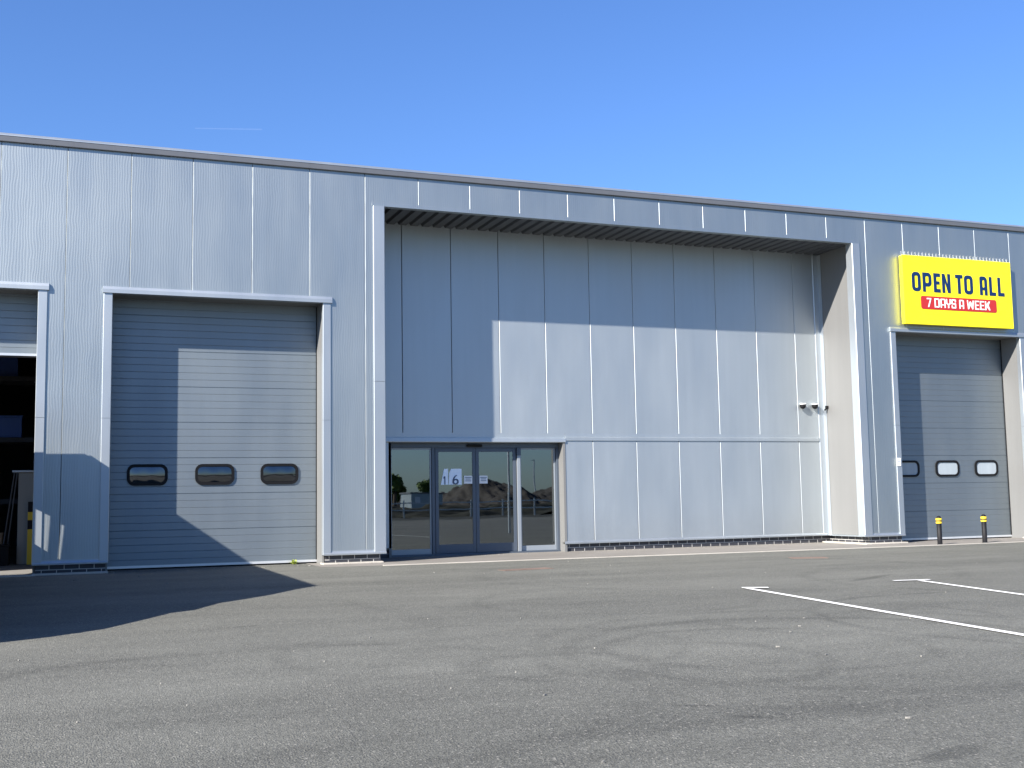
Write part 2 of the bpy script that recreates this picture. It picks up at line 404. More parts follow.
# roof slab and eaves
MB().box(-8.1, 28.1, -.02, 30.2, 6.98, 7.05).build('roof', M_['roof'], B)
gt = MB()
gt.prism([(-.004, 6.968), (-.042, 6.968), (-.046, 6.976), (-.046, 7.062), (-.004, 7.062)], 0, -8.15, 28.15)
gt.build('eaves_fascia', M_['gutter'], B)
MB().prism([(-.052, 7.064), (-.052, 7.078), (-.01, 7.118), (.25, 7.12), (.25, 7.064)], 0, -8.15, 28.15).build('eaves_capping', M_['trim'], B)
# base flashing under the cladding
bf = MB()
for x0, x1 in ((-8, -2.91), (.61, 1.727), (5.247, 6.358), (16.634, 17.67), (21.16, 22.3), (25.8, 28)):
    bf.prism([(.104, ZB-.012), (-.028, ZB-.028), (-.03, ZB-.003), (-.004, ZB+.03), (-.003, ZB+.05), (.0, ZB-.002), (.104, ZB-.002)], 0, x0-.003, x1+.003)
split_build(bf, 'base_flashing', M_['trim'], B)
# brick plinths
pl = MB()
for x0, x1 in ((-8, -2.95), (.65, 1.70), (5.29, 6.27), (16.80, 17.63), (21.2, 22.26), (25.84, 28)): pl.box(x0, x1, .045, DD+.05, .0, ZB-.014)
pl.box(6.27, 6.84, D+.045, D+.35, 0, ZB-.02); pl.box(10.45, 16.80, D+.045, D+.30, 0, ZB-.02)
pl.box(16.80, 17.2, DD+.052, D+.045, 0, ZB-.02)
pl.box(5.95, 6.27, DD+.052, D+.3, 0, ZB-.02)
split_build(pl, 'brick_plinth', M_['brick'], B)
ft = MB()
for x0, x1 in ((.60, 1.74), (5.23, 6.30), (16.62, 17.70), (21.1, 22.3)): ft.box(x0, x1, -.07, .20, -.05, .028)
ft.prism([(16.60, D+.044), (16.63, -.068), (16.79, -.068), (16.79, D+.044)], 2, -.05, .03)  # pale strip along the return, its colour stands in for sunlit brick
split_build(ft, 'footing', M_['concrete'], B, bevel=.008)

# big recess: back wall, right return, soffit, trims
rw = MB()
RO = .068
clad(rw, 6.30, 16.80, 2.372, 6.46, D, RO)
clad(rw, 10.452, 16.80, ZB, 2.222, D, RO)
rw.box(6.30, 6.83, D, D+.1, ZB, 2.19)
rw.box(6.30, 10.452, D+.001, D+.1, 2.275, 2.372)
rw.build('recessed_wall', M_['smooth'], B)
MB().box(6.30, 16.86, D+.102, D+.2, 2.3, 6.46).box(10.46, 16.86, D+.102, D+.2, 0, 2.3).build('backing_wall', M_['dark_in'], B)
rt = MB()
rt.prism([(16.752, .10), (16.86, .10), (16.86, D+.1), (16.752, D+.1)], 2, ZB, 6.46)
rt.prism([(6.30, .10), (6.30, D+.001), (6.22, D+.001), (6.22, .10)], 2, ZB, 6.46)
split_build(rt, 'return_wall', M_['jamb'], B)
tr = MB()
# mid rail
mr = MB().prism([(D+.0, 2.222), (D-.022, 2.226), (D-.022, 2.290), (D-.006, 2.300), (D-.004, 2.371), (D+.0, 2.371)], 0, 10.455, 16.60)
mr.build('mid_rail', M_['smooth'], B)
# front corner trims of the recess
for za, zb in ((ZB-.02, 3.197), (3.203, ZM-.016)): tr.prism([(6.15, -.004), (6.15, -.018), (6.155, -.022), (6.352, -.022), (6.362, -.012), (6.362, .14), (6.30, .14), (6.30, -.004)], 2, za, zb)
tr.prism([(16.842, -.004), (16.842, -.012), (16.83, -.022), (16.645, -.022), (16.634, -.012), (16.612, .16), (16.748, .17), (16.752, .1), (16.7, -.004)], 2, ZB-.02, ZM-.016)
# header trim of the recess
MB().prism([(-.002, ZM+.060), (-.006, ZM+.057), (-.008, ZM+.0), (-.008, ZM-.014), (.12, ZM-.014), (.12, ZM-.002), (-.002, ZM-.001)], 0, 6.13, 16.86).build('recess_head_trim', M_['clad'], B)
split_build(tr, 'recess_trim', M_['trim'], B); tr = MB()
# inner corner trim
tr.prism([(16.60, D-.003), (16.62, D-.015), (16.735, D-.02), (16.742, D-.12), (16.749, D-.12), (16.749, D-.003)], 2, ZB-.02, 6.40)
# base flashing of the recess
tr.prism([(D+.1, ZB-.012), (D-.03, ZB-.03), (D-.032, ZB-.004), (D-.003, ZB+.03), (D+0, ZB-.002), (D+.1, ZB-.002)], 0, 10.40, 16.70)
tr.prism([(16.70, .12), (16.752, .12), (16.752, D-.04), (16.70, D-.04)], 2, ZB-.03, ZB-.004)
split_build(tr, 'recess_trim', M_['trim'], B)
sf = MB(); x = 6.31; zs = 6.415
while x < 16.74:
    x1 = min(x+.235, 16.75)
    sf.quad([(x,.1,zs),(x+.14,.1,zs),(x+.14,D,zs),(x,D,zs)]); sf.quad([(x+.14,.1,zs),(x+.165,.1,zs+.045),(x+.165,D,zs+.045),(x+.14,D,zs)])
    sf.quad([(x+.165,.1,zs+.045),(x+.21,.1,zs+.045),(x+.21,D,zs+.045),(x+.165,D,zs+.045)]); sf.quad([(x+.21,.1,zs+.045),(x1,.1,zs),(x1,D,zs),(x+.21,D,zs+.045)])
    x += .235
sf.build('soffit', M_['soffit'], B)

# trims round the roller door openings
def surround(x0, x1, zh, hdr):
    t = MB(); t_ = .13
    for a, s in ((x0, -1), (x1, 1)):
        o = a + s*t_
        t.prism([(o, -.003), (o, -.014), (o-s*.006, -.02), (a-s*.004, -.02), (a-s*.012, -.01), (a-s*.012, .09), (a+s*.012, .10), (a+s*.012, -.003)][::s], 2, ZB-.02, 2.497)
        t.prism([(o, -.003), (o, -.014), (o-s*.006, -.02), (a-s*.004, -.02), (a-s*.012, -.01), (a-s*.012, .09), (a+s*.012, .10), (a+s*.012, -.003)][::s], 2, 2.503, zh-.014)
    t.prism([(-.003, zh+hdr), (-.03, zh+hdr-.006), (-.045, zh+.05), (-.045, zh-.012), (.09, zh-.012), (.09, zh-.002), (-.003, zh-.001)], 0, x0-.145, x1+.15)
    split_build(t, 'door_surround', M_['trim'], B)
    j = MB()
    j.prism([(x1-.001, .092), (x1+.03, .092), (x1+.03, DD), (x1-.001, DD)], 2, .0, zh)
    j.prism([(x0+.001, .092), (x0-.03, .092), (x0-.03, DD), (x0+.001, DD)], 2, .0, zh)
    j.box(x0-.03, x1+.03, .092, DD, zh, zh+.03)
    split_build(j, 'door_reveal', M_['jamb'], B)
for x0, x1, zh in OP: surround(x0, x1, zh, .10 if zh > 4.55 else .085)

def roller_door(x0, x1, zlow, ztop, pale_pane=False, windows=True, wz=1.42, nw=3):
    """sectional door: stacked ribbed sections, ribs are real grooves"""
    d = MB(); y = DD; z = zlow+.045
    pitch = .1222; i = 0; prof = [(y+.05, z)]
    pts = [(y, z)]
    while z < ztop+.2:
        sec = (i % 5 == 4); w_ = .011 if sec else .007; dp = .008 if sec else .0035
        z2 = z+pitch
        pts += [(y, z2-w_-.004), (y+dp, z2-w_), (y+dp, z2-.006), (y, z2)]
        z = z2; i += 1
    pts += [(y+.05, pts[-1][1]), (y+.05, zlow+.045)]
    # one strip of faces front, so the concave outline stays clean
    for (a, b) in zip(pts[:-2], pts[1:-2]): d.quad([(x0, *a), (x1, *a), (x1, *b), (x0, *b)])
    zz = pts[-3][1]; d.quad([(x0, y+.05, zlow+.045), (x0, y+.05, zz), (x1, y+.05, zz), (x1, y+.05, zlow+.045)])
    d.quad([(x0, y, zlow+.045), (x0, y+.05, zlow+.045), (x1, y+.05, zlow+.045), (x1, y, zlow+.045)])
    o = d.build('roller_door', M_['door'], B)
    sb = MB().box(x0, x1, y-.008, y+.05, zlow+.028, zlow+.068); 
    q = sb.build('bottom_bar', M_['seal'], o)
    MB().box(x0+.002, x1-.002, y+.004, y+.04, zlow+.0, zlow+.027).build('rubber_seal', M_['rubber'], o)
    split_build(MB().box(x0, x0+.014, y-.02, y-.002, .07, ztop).box(x1-.014, x1, y-.02, y-.002, .07, ztop), 'edge_seal', M_['rubber'], o)
    if windows:
        for i in range(nw):
            a = x0+.305+i*1.112
            wf = curve_mesh('window', [rrect(a, a+.66, wz-.015, wz+.345, .12), rrect(a+.045, a+.615, wz+.03, wz+.30, .085)], .03, M_['rubber'], facing(y-.010), o)
            if pale_pane:
                curve_mesh('window_pane', [rrect(a+.04, a+.62, wz+.025, wz+.305, .09)], .006, M_['pale_pane'], facing(y-.006), o)
            else:                                   # slightly domed acrylic pane
                pm_ = MB(); nx, nz_ = 14, 12
                for jz in range(nz_+1):
                    for jx in range(nx+1):
                        tx, tz = 2*jx/nx-1, 2*jz/nz_-1
                        pm_.v.append((a+.33+tx*.29, y-.004-.012*(1-tz*tz)*(1-.5*tx**4)-.0012*math.sin(tx*7+i*2.1)*math.cos(tz*3), wz+.165+tz*.14))
                for jz in range(nz_):
                    for jx in range(nx):
                        q_ = jz*(nx+1)+jx; pm_.f.append((q_, q_+1, q_+nx+2, q_+nx+1)); pm_.mi.append(0)
                pm_.build('window_pane', M_['acrylic'], o, smooth=True)
    return o
roller_door(-2.91, .61, 3.53, ZH, windows=False)
roller_door(1.727, 5.247, .0, ZH)
roller_door(17.67, 21.16, .0, 4.535, pale_pane=True)
roller_door(22.3, 25.8, .0, 4.535, pale_pane=True)

# open bay interior
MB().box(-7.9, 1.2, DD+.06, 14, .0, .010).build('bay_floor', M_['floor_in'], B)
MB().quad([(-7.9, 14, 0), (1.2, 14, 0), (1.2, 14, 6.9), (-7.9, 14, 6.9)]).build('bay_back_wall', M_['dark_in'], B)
MB().prism([(-2.9, -.18), (.62, -.16), (.66, -.05), (.60, .30), (-2.9, .30)], 2, 0, .014).build('threshold', M_['concrete'], B)

# glazed entrance
EY = D+.22; EX0, EX1 = 6.832, 10.40
hd = MB()
hd.prism([(D+.0, 2.275), (D-.028, 2.27), (D-.034, 2.20), (D-.03, 2.188), (EY, 2.188), (EY, 2.20), (D+.0, 2.20)], 0, EX0-.13, EX1+.055)
hd.build('entrance_head_trim', M_['smooth'], B)
jb = MB().box(EX1, EX1+.05, D-.012, EY+.1, .0, 2.186).box(EX0-.05, EX0, D+.0, EY+.1, .0, 2.186)
split_build(jb, 'entrance_reveal', M_['jamb'], B)
fm = MB().box(EX0, EX1, EY, EY+.12, 2.09, 2.186).box(EX0, EX1, EY-.02, EY+.12, .0, .035)
fm.box(EX0, EX0+.05, EY+.001, EY+.1, .035, 2.09).box(EX1-.05, EX1, EY+.001, EY+.1, .035, 2.09)
fm.box(7.715, 7.775, EY+.02, EY+.1, .035, 2.09)
fr = fm.build('entrance_frame', M_['frame'], B, bevel=.003)
MB().box(9.49, 9.555, EY-.015, EY+.1, .035, 1.94).build('mullion', M_['frame_pale'], B, bevel=.003)
MB().box(9.482, 9.565, EY-.03, EY+.1, 1.94, 2.088).build('motor_box', M_['frame'], B, bevel=.003)
MB().box(8.42, 8.74, EY-.055, EY-.002, 2.105, 2.155).build('door_sensor', M_['black'], B, bevel=.012)
def leaf(x0, x1, y, bot, stile, top, z0, z1, m, name):
    f_ = MB().box(x0, x0+stile, y, y+.045, z0, z1).box(x1-stile, x1, y, y+.045, z0, z1)
    f_.box(x0+stile, x1-stile, y+.001, y+.044, z0, z0+bot).box(x0+stile, x1-stile, y+.001, y+.044, z1-top, z1)
    o = f_.build(name, m, B, bevel=.003)
    MB().box(x0+stile-.01, x1-stile+.01, y+.014, y+.03, z0+bot-.01, z1-top+.01).build('glass_pane', M_['glass'], o)
    return o
y_d = EY+.02
dl = leaf(7.785, 8.615, y_d, .17, .065, .075, .04, 2.085, M_['frame'], 'sliding_door')
dr = leaf(8.622, 9.475, y_d, .17, .065, .075, .04, 2.085, M_['frame'], 'sliding_door')
leaf(6.885, 7.712, EY+.055, .10, .03, .035, .037, 2.088, M_['frame_pale'], 'sidelight')
leaf(9.568, 10.345, EY+.055, .10, .03, .035, .037, 2.088, M_['frame_pale'], 'sidelight')
# inside of the lobby
lb = MB(); x0, x1, y0, y1, z1 = 6.4, 10.9, EY+.13, 7.0, 2.7
lb.quad([(x0,y1,0),(x1,y1,0),(x1,y1,z1),(x0,y1,z1)]); lb.quad([(x0,y0,0),(x0,y1,0),(x0,y1,z1),(x0,y0,z1)]); lb.quad([(x1,y0,0),(x1,y0,z1),(x1,y1,z1),(x1,y1,0)]); lb.quad([(x0,y0,z1),(x0,y1,z1),(x1,y1,z1),(x1,y0,z1)])
lb.quad([(x0,y0,0),(EX0,y0,0),(EX0,y0,z1),(x0,y0,z1)]); lb.quad([(EX1,y0,0),(x1,y0,0),(x1,y0,z1),(EX1,y0,z1)]); lb.quad([(EX0,y0,2.186),(EX1,y0,2.186),(EX1,y0,z1),(EX0,y0,z1)])
lb.build('lobby_wall', M_['inner_wall'], B)
MB().box(6.4, 10.9, EY+.12, 7, 0.004, .03).build('lobby_floor', M_['floor_in'], B)

# writing on the glass
yg = y_d+.009
def bar_glyph(ch):
    if ch == '1': return [[(.25,0),(.42,0),(.42,1),(.28,1),(.08,.80),(.16,.70),(.25,.78)]]
    a = [(.5+.42*math.cos(t), .31+.31*math.sin(t)) for t in [2*math.pi*i/20 for i in range(20)]]
    return [a]
def facet(name, loops, mat, y, par, th=.004): return curve_mesh(name, loops, th, mat, facing(y), par)
facet('number_film', [[(7.895,1.37),(8.045,1.37),(8.045,1.52),(8.05,1.68),(7.965,1.68)]], M_['decal'], yg, dl)
facet('number_film', [[(8.055,1.37),(8.325,1.37),(8.325,1.68),(8.11,1.68),(8.07,1.60)]], M_['decal'], yg, dl)
facet('number_digit', [[(x_*.13+7.935, z_*.16+1.375) for x_, z_ in bar_glyph('1')[0]]], M_['ink'], yg-.006, dl)
six_o = [(.07,.32),(.09,.14),(.22,.03),(.42,0),(.62,.03),(.76,.15),(.80,.31),(.75,.48),(.62,.58),(.44,.60),(.30,.55),(.33,.66),(.46,.83),(.62,.93),(.55,1.0),(.34,.90),(.17,.70),(.09,.50)]
six_i = [(.26,.31),(.32,.17),(.44,.13),(.56,.18),(.61,.31),(.55,.43),(.43,.47),(.31,.42)]
facet('number_digit', [[(x_*.18+8.12, z_*.19+1.37) for x_, z_ in six_o], [(x_*.18+8.12, z_*.19+1.37) for x_, z_ in six_i]], M_['ink'], yg-.006, dl)
for x0, x1, par in ((8.375, 8.545, dl), (8.695, 8.865, dr)):
    n_ = facet('notice', [[(x0,1.385),(x1,1.385),(x1,1.54),(x0,1.54)]], M_['white'], yg-.004, par)
    for zz, a, b in ((1.505, .1, .9), (1.475, .2, .8), (1.44, .15, .85)):
        facet('printed_line', [[(x0+(x1-x0)*a, zz-.006), (x0+(x1-x0)*b, zz-.006), (x0+(x1-x0)*b, zz+.006), (x0+(x1-x0)*a, zz+.006)]], M_['ink'], yg-.008, par)

# ------------------------------------------------------------------ sign
SG = empty('shop_sign', (19.25, -.14, 4.68), 'yellow box sign reading OPEN TO ALL, 7 DAYS A WEEK, above the right roller door', 'sign')
SX0, SX1, SZ0, SZ1, SY = 17.851, 20.861, 4.69, 6.186, -.15
MB().box(SX0, SX1, SY+.029, -.035, SZ0, SZ1).build('sign_box', M_['sign_yellow'], SG, bevel=.008)
MB().box(SX0-.008, SX1+.008, SY-.0, SY+.028, SZ0-.008, SZ1+.008).build('sign_face', M_['sign_yellow'], SG, bevel=.01)
br = MB()
for x in (18.1, 19.2, 20.3): br.box(x-.03, x+.03, -.034, .0, 4.8, 6.0)
split_build(br, 'sign_bracket', M_['steel'], SG)
sp = MB(); x = SX0+.03
while x < SX1-.02:
    for dx, dy in ((-.012, -.03), (.010, .03)):
        sp.tube((x, -.09, SZ1+.006), (x+dx*1.3, -.09+dy, SZ1+.10), .006, seg=4)
    x += .095
sp.box(SX0+.01, SX1-.01, -.11, -.07, SZ1, SZ1+.008)
sp.build('bird_spikes', M_['steel'], SG)
def G(ch, w, h, s, rd=.3):
    """blocky condensed capitals, stroke s, in a w x h box"""
    R_ = s*1.15; ri = s*.35
    def rr(x0, x1, y0, y1, rad): return rrect(x0, x1, y0, y1, min(rad, (x1-x0)/2.01, (y1-y0)/2.01), 4)
    if ch == 'O': return [rr(0, w, 0, h, R_), rr(s, w-s, s, h-s, ri)]
    if ch == 'D': return [[(0,0)]+[p for p in rr(0, w, 0, h, R_) if p[0] > w*.5][::1][::-1][::-1] and dshape(w, h, R_), rr(s, w-s, s, h-s, ri)]
    if ch == 'P': return [pshape(w, h, s, R_), rr(s, w-s, h*.46+s*.0, h-s, ri)]
    if ch == 'E': m_ = h/2; return [[(0,0),(w,0),(w,s),(s,s),(s,m_-s*.45),(w*.88,m_-s*.45),(w*.88,m_+s*.45),(s,m_+s*.45),(s,h-s),(w,h-s),(w,h),(0,h)]]
    if ch == 'N': return [[(0,0),(s,0),(s,h*.60),(w-s,0),(w,0),(w,h),(w-s,h),(w-s,h*.42),(s,h),(0,h)]]
    if ch == 'T': return [[(w/2-s/2,0),(w/2+s/2,0),(w/2+s/2,h-s),(w,h-s),(w,h),(0,h),(0,h-s),(w/2-s/2,h-s)]]
    if ch == 'L': return [[(0,0),(w,0),(w,s),(s,s),(s,h),(0,h)]]
    if ch == 'A':
        arc = [(w-R_+R_*math.cos(math.radians(a)), h-R_+R_*math.sin(math.radians(a))) for a in range(0, 91, 22)]
        arc2 = [(R_*.55+R_*.55*math.cos(math.radians(a)), h-R_*.55+R_*.55*math.sin(math.radians(a))) for a in range(90, 181, 22)]
        return [[(0,0),(s,0),(s,h*.27),(w-s,h*.27),(w-s,0),(w,0)]+arc+arc2, rr(s, w-s, h*.27+s*.75, h-s, ri)]
    if ch == '7': return [[(w*.18,0),(w*.18+s*1.05,0),(w,h-s*.8),(w,h),(0,h),(0,h-s),(w-s*1.05,h-s)]]
    if ch == 'Y': return [[(w/2-s/2,0),(w/2+s/2,0),(w/2+s/2,h*.32),(w,h*.48),(w,h),(w-s,h),(w-s,h*.55),(w/2,h*.46),(s,h*.55),(s,h),(0,h),(0,h*.48),(w/2-s/2,h*.32)]]
    if ch == 'S': m_ = h/2; q = s*.4; return [[(q,0),(w-q,0),(w,q),(w,m_+s*.3),(w-q,m_+s*.5),(s,m_+s*.5),(s,h-s),(w-s,h-s),(w-s,h*.68),(w,h*.68),(w,h-q),(w-q,h),(q,h),(0,h-q),(0,m_-s*.3),(q,m_-s*.5),(w-s,m_-s*.5),(w-s,s),(s,s),(s,h*.32),(0,h*.32),(0,q)]]
    if ch == 'W': c_ = w/2; return [[(w*.13,0),(w*.13+s*.8,0),(c_,h*.48),(w*.87-s*.8,0),(w*.87,0),(w,h),(w-s*.95,h),(w*.80,h*.40),(c_+s*.42,h*.88),(c_-s*.42,h*.88),(w*.20,h*.40),(s*.95,h),(0,h)]]
    if ch == 'K': return [[(0,0),(s,0),(s,h*.34),(s*1.25,h*.42),(w-s*1.05,0),(w,0),(w*.70,h*.56),(w,h),(w-s*1.05,h),(s,h*.60),(s,h),(0,h)]]
def dshape(w, h, R_):
    return [(0,0)]+[(w-R_+R_*math.cos(math.radians(a)), R_+R_*math.sin(math.radians(a))) for a in range(270, 361, 22)]+[(w-R_+R_*math.cos(math.radians(a)), h-R_+R_*math.sin(math.radians(a))) for a in range(0, 91, 22)]+[(0,h)]
def pshape(w, h, s, R_):
    b_ = h*.46-s
    return [(0,0),(s,0),(s,b_)]+[(w-R_+R_*math.cos(math.radians(a)), b_+R_+R_*math.sin(math.radians(a))) for a in range(270, 361, 22)]+[(w-R_+R_*math.cos(math.radians(a)), h-R_+R_*math.sin(math.radians(a))) for a in range(0, 91, 22)]+[(0,h)]
def word(seq, z0, h, s, mat, y, name, par):
    for ch, x0, x1 in seq:
        lp = [[(x0+px, z0+pz) for px, pz in loop] for loop in G(ch, x1-x0, h, s)]
        curve_mesh(name, lp, .006, mat, facing(y), par)
word([('O',18.07,18.307),('P',18.36,18.601),('E',18.66,18.843),('N',18.891,19.122),('T',19.263,19.466),('O',19.506,19.75),('A',19.944,20.157),('L',20.213,20.399),('L',20.459,20.645)],
     5.407, .425, .078, M_['sign_blue'], SY-.004, 'sign_letter', SG)
rp = curve_mesh('red_panel', [rrect(18.288, 20.394, 5.025, 5.313, .05)], .006, M_['sign_red'], facing(SY-.004), SG)
word([('7',18.449,18.564),('D',18.655,18.79),('A',18.819,18.953),('Y',18.973,19.1),('S',19.122,19.243),('A',19.338,19.464),('W',19.554,19.743),('E',19.777,19.891),('E',19.921,20.037),('K',20.065,20.203)],
     5.07, .20, .028, M_['white'], SY-.011, 'sign_letter', SG)

# ------------------------------------------------------------------ small things on the wall
def camera_unit(x, z, label):
    r_ = empty('security_camera', (x, D, z), label, 'security camera', 'dome cameras on the recessed wall')
    m = MB(); m.lathe((0,0,0), [(.0,0),(.070,0),(.070,.012),(.06,.022),(0,.022)]); 
    for i, v in enumerate(m.v): m.v[i] = (x+v[0], D-.085+v[1], z+.03+v[2])
    m.box(x-.02, x+.02, D-.05, D-.0, z+.035, z+.06)
    m.build('camera_mount', M_['white'], r_)
    d_ = MB(); pr_ = [(.0,-.068)]+[(.068*math.sin(math.radians(a)), -.068*math.cos(math.radians(a))) for a in range(15, 91, 15)]+[(.068, .028)]
    d_.lathe((x-.012, D-.085, z), pr_, 20); d_.build('camera_dome', M_['black'], r_, smooth=True)
camera_unit(16.16, 3.00, 'left-hand black dome security camera on the recessed grey wall')
camera_unit(16.48, 3.00, 'right-hand black dome security camera, nearest the inner corner of the recess')
tg = MB().box(16.69, 16.75, D-.19, D-.14, 2.94, 3.0).tube((16.70, D-.165, 2.94), (16.66, D-.165, 2.90), .018)
tag(tg.build('light_sensor', M_['black'], bevel=.004), 'tiny black sensor on the return wall just right of the cameras', 'sensor')
pq = empty('door_notice', (17.58, -.03, 1.70), 'small white notice on the trim left of the right roller door', 'notice')
MB().box(17.525, 17.635, -.034, -.024, 1.63, 1.80).build('notice_plate', M_['white'], pq)
pm = MB()
for z in (1.76, 1.72, 1.675): pm.box(17.54, 17.62, -.036, -.0345, z-.006, z+.006)
split_build(pm, 'printed_text', M_['ink'], pq)

# ------------------------------------------------------------------ bollards
def bollard(x, y, h, label, lean=0):
    r_ = empty('bollard', (x, y, 0), label, 'bollard', 'black bollards with yellow tops in front of the right door')
    MB().lathe((x, y, 0), [(.058,0),(.058,.012),(.049,.012),(.049,h-.15)], 24).build('post', M_['black'], r_, smooth=True)
    hh = h-.15
    prof = [(.049,hh-.002),(.060,hh),(.060,hh+.036),(.056,hh+.038),(.056,hh+.060),(.060,hh+.062),(.060,hh+.098),(.052,hh+.104),(.050,hh+.118),(.034,hh+.138),(.016,hh+.150),(0,hh+.152)]
    MB().lathe((x, y, 0), prof, 24, mi=[0,0,1,1,1,0,0,1,1,1,1]).build('cap', [M_['yellow_band'], M_['black']], r_)
    return r_
bollard(17.62, -1.10, .585, 'left of two black bollards, standing beside the shaded edge of the right roller door')
bollard(18.88, -1.00, .590, 'right of two black bollards, standing in front of the sunlit middle of the right door')

# ------------------------------------------------------------------ inside the open bay
cb = empty('cabinet', (.45, 3.9, 0), 'pale grey upright cabinet standing just inside the open bay', 'cabinet')
MB().box(.25, .62, 3.62, 4.1, .012, 1.72).build('cabinet_body', M_['grey_cab'], cb, bevel=.008)
MB().box(.14, .62, 3.56, 4.12, 1.722, 1.76).build('cabinet_top', M_['steel'], cb, bevel=.004)
hp = empty('hazard_post', (.48, 3.5, 0), 'yellow and black striped guard post in front of the grey cabinet', 'post')
hz = MB(); zz = .012; i = 0
segs = [(.50,0),(.66,0),(.83,1),(.98,0),(1.17,1)]
z_ = .012
for zt, mi in segs: hz.box(.43, .52, 3.45, 3.54, z_, zt, mi); z_ = zt
hz.build('striped_post', [M_['yellow_band'], M_['black']], hp)
rk = empty('storage_rack', (-.6, 5, 0), 'tall dark storage rack with loaded shelves deep in the open bay', 'rack')
up = MB()
for x in (-2.6, -.9, .8):
    for y in (4.6, 5.5): up.box(x-.04, x+.04, y-.03, y+.03, .01, 4.6)
up.build('rack_upright', M_['blue_box'], rk)
for z in (1.2, 2.4, 3.6): MB().box(-2.6, .8, 4.59, 5.51, z-.06, z+.03).build('rack_shelf', M_['dark_in'], rk)
def crate(name, x0, x1, y0, z0, h, mat, label, grp=None):
    r_ = empty(name, ((x0+x1)/2, y0+.25, z0), label, 'box')
    MB().box(x0, x1, y0, y0+.5, z0, z0+h).build('box_body', mat, r_, bevel=.01)
    MB().box(x0-.01, x1+.01, y0-.01, y0+.51, z0+h, z0+h+.03).build('box_lid', mat, r_)
crate('crate', -.35, .15, 4.75, 3.635, .45, M_['blue_box'], 'blue crate on the top shelf inside the open bay')
crate('cardboard_box', -.75, -.15, 4.7, 1.235, .5, M_['brown_box'], 'brown cardboard box on the lowest rack shelf inside the open bay')
crate('crate', -.5, .25, 4.7, 2.435, .40, M_['blue_box'], 'blue crate on the middle shelf inside the open bay')
crate('cardboard_box', -.45, -.02, 3.9, .012, .55, M_['brown_box'], 'brown cardboard box on the bay floor behind the cabinet')
crate('toolbox', -.12, .13, 3.3, .012, .35, M_['rubber'], 'black toolbox on the floor beside the grey cabinet')
pw = MB().tube((.05, 3.75, .02), (.23, 3.58, 1.74), .012).tube((-.03, 3.8, .02), (.18, 3.6, 1.71), .014)
tag(pw.build('pole', M_['gutter']), 'pair of thin dark poles leaning on the cabinet in the open bay', 'pole')

# ------------------------------------------------------------------ covers and litter on the ground
def cover(x, y, a, b, rot, label):
    m = MB(); c_, s_ = math.cos(rot), math.sin(rot)
    def T(px, py): return (x+px*c_-py*s_, y+px*s_+py*c_)
    m.prism([T(-a,-b),T(a,-b),T(a,b),T(-a,b)], 2, -.01, .006)
    o = m.build('drain_cover', M_['rust']); tag(o, label, 'drain cover')
    for i in range(-4, 5): 
        px = a*i/5
        m2_ = MB()
    return o
cover(7.70, -3.25, .42, .13, .1, 'rusty flat drain cover in the asphalt in front of the glass doors')
cover(12.85, -3.30, .30, .17, -.4, 'rusty flat drain cover in front of the recessed wall')
lt = MB()
rnd = random.Random(3)
def fleck(x, y, a, b, rot):
    c_, s_ = math.cos(rot), math.sin(rot); k0 = []
    for i in range(6):
        t = 2*math.pi*i/6; px, py = a*math.cos(t)*rnd.uniform(.6, 1.1), b*math.sin(t)*rnd.uniform(.6, 1.1)
        k0.append((x+px*c_-py*s_, y+px*s_+py*c_))
    lt.prism(k0, 2, .001, .010)
for x, y, a in ((1.235,-1.728,.06),(2.17,-1.395,.09),(3.61,-13.70,.025),(4.95,-15.1,.03),(5.95,-13.1,.028),(5.9,-12.6,.03),(6.5,-11.9,.035),(6.8,-11.6,.03),(7.0,-10.8,.035),(7.2,-11.1,.03),(3.9,-15.9,.03),(3.2,-15.3,.02),(2.4,-3.2,.05),(3.3,-2.3,.07)):
    fleck(x, y, a*.6, a*.17, rnd.uniform(-.5, .5))
for i in range(60):
    x = rnd.uniform(.5, 14); y = rnd.uniform(-15.5, -1.5); a = rnd.uniform(.004, .011); fleck(x, y, a, a*rnd.uniform(.4, .9), rnd.uniform(0, 3))
M_['grit'] = concrete_mat('grit', (.22, .21, .19))
for i in range(120):
    x = rnd.uniform(1.8, 21); y = (-.06 if not 6.3 < x < 16.7 else D-.05) - abs(rnd.gauss(0, .12)); a = rnd.uniform(.008, .028); fleck(x, y, a, a*.6, rnd.uniform(0, 3))
tag(lt.build('litter', M_['grit']), 'pale flecks of grit and litter scattered over the asphalt', 'litter', kind='stuff')
# weed by the door
wd = MB()
for i in range(26):
    a = rnd.uniform(0, 6.28); r_ = rnd.uniform(.03, .10); h = rnd.uniform(.02, .09); bx, by = 4.83+rnd.uniform(-.03, .03), .40+rnd.uniform(-.03, .03)
    tip = (bx+r_*math.cos(a), by+r_*math.sin(a), h); q = (-math.sin(a)*.016, math.cos(a)*.016)
    mid = (bx+r_*.5*math.cos(a), by+r_*.5*math.sin(a), h*.9)
    wd.quad([(bx,by,.004),(mid[0]+q[0],mid[1]+q[1],mid[2]),tip,(mid[0]-q[0],mid[1]-q[1],mid[2])])
tag(wd.build('weed', M_['weed']), 'small yellow-green weed at the foot of the left roller door', 'plant')

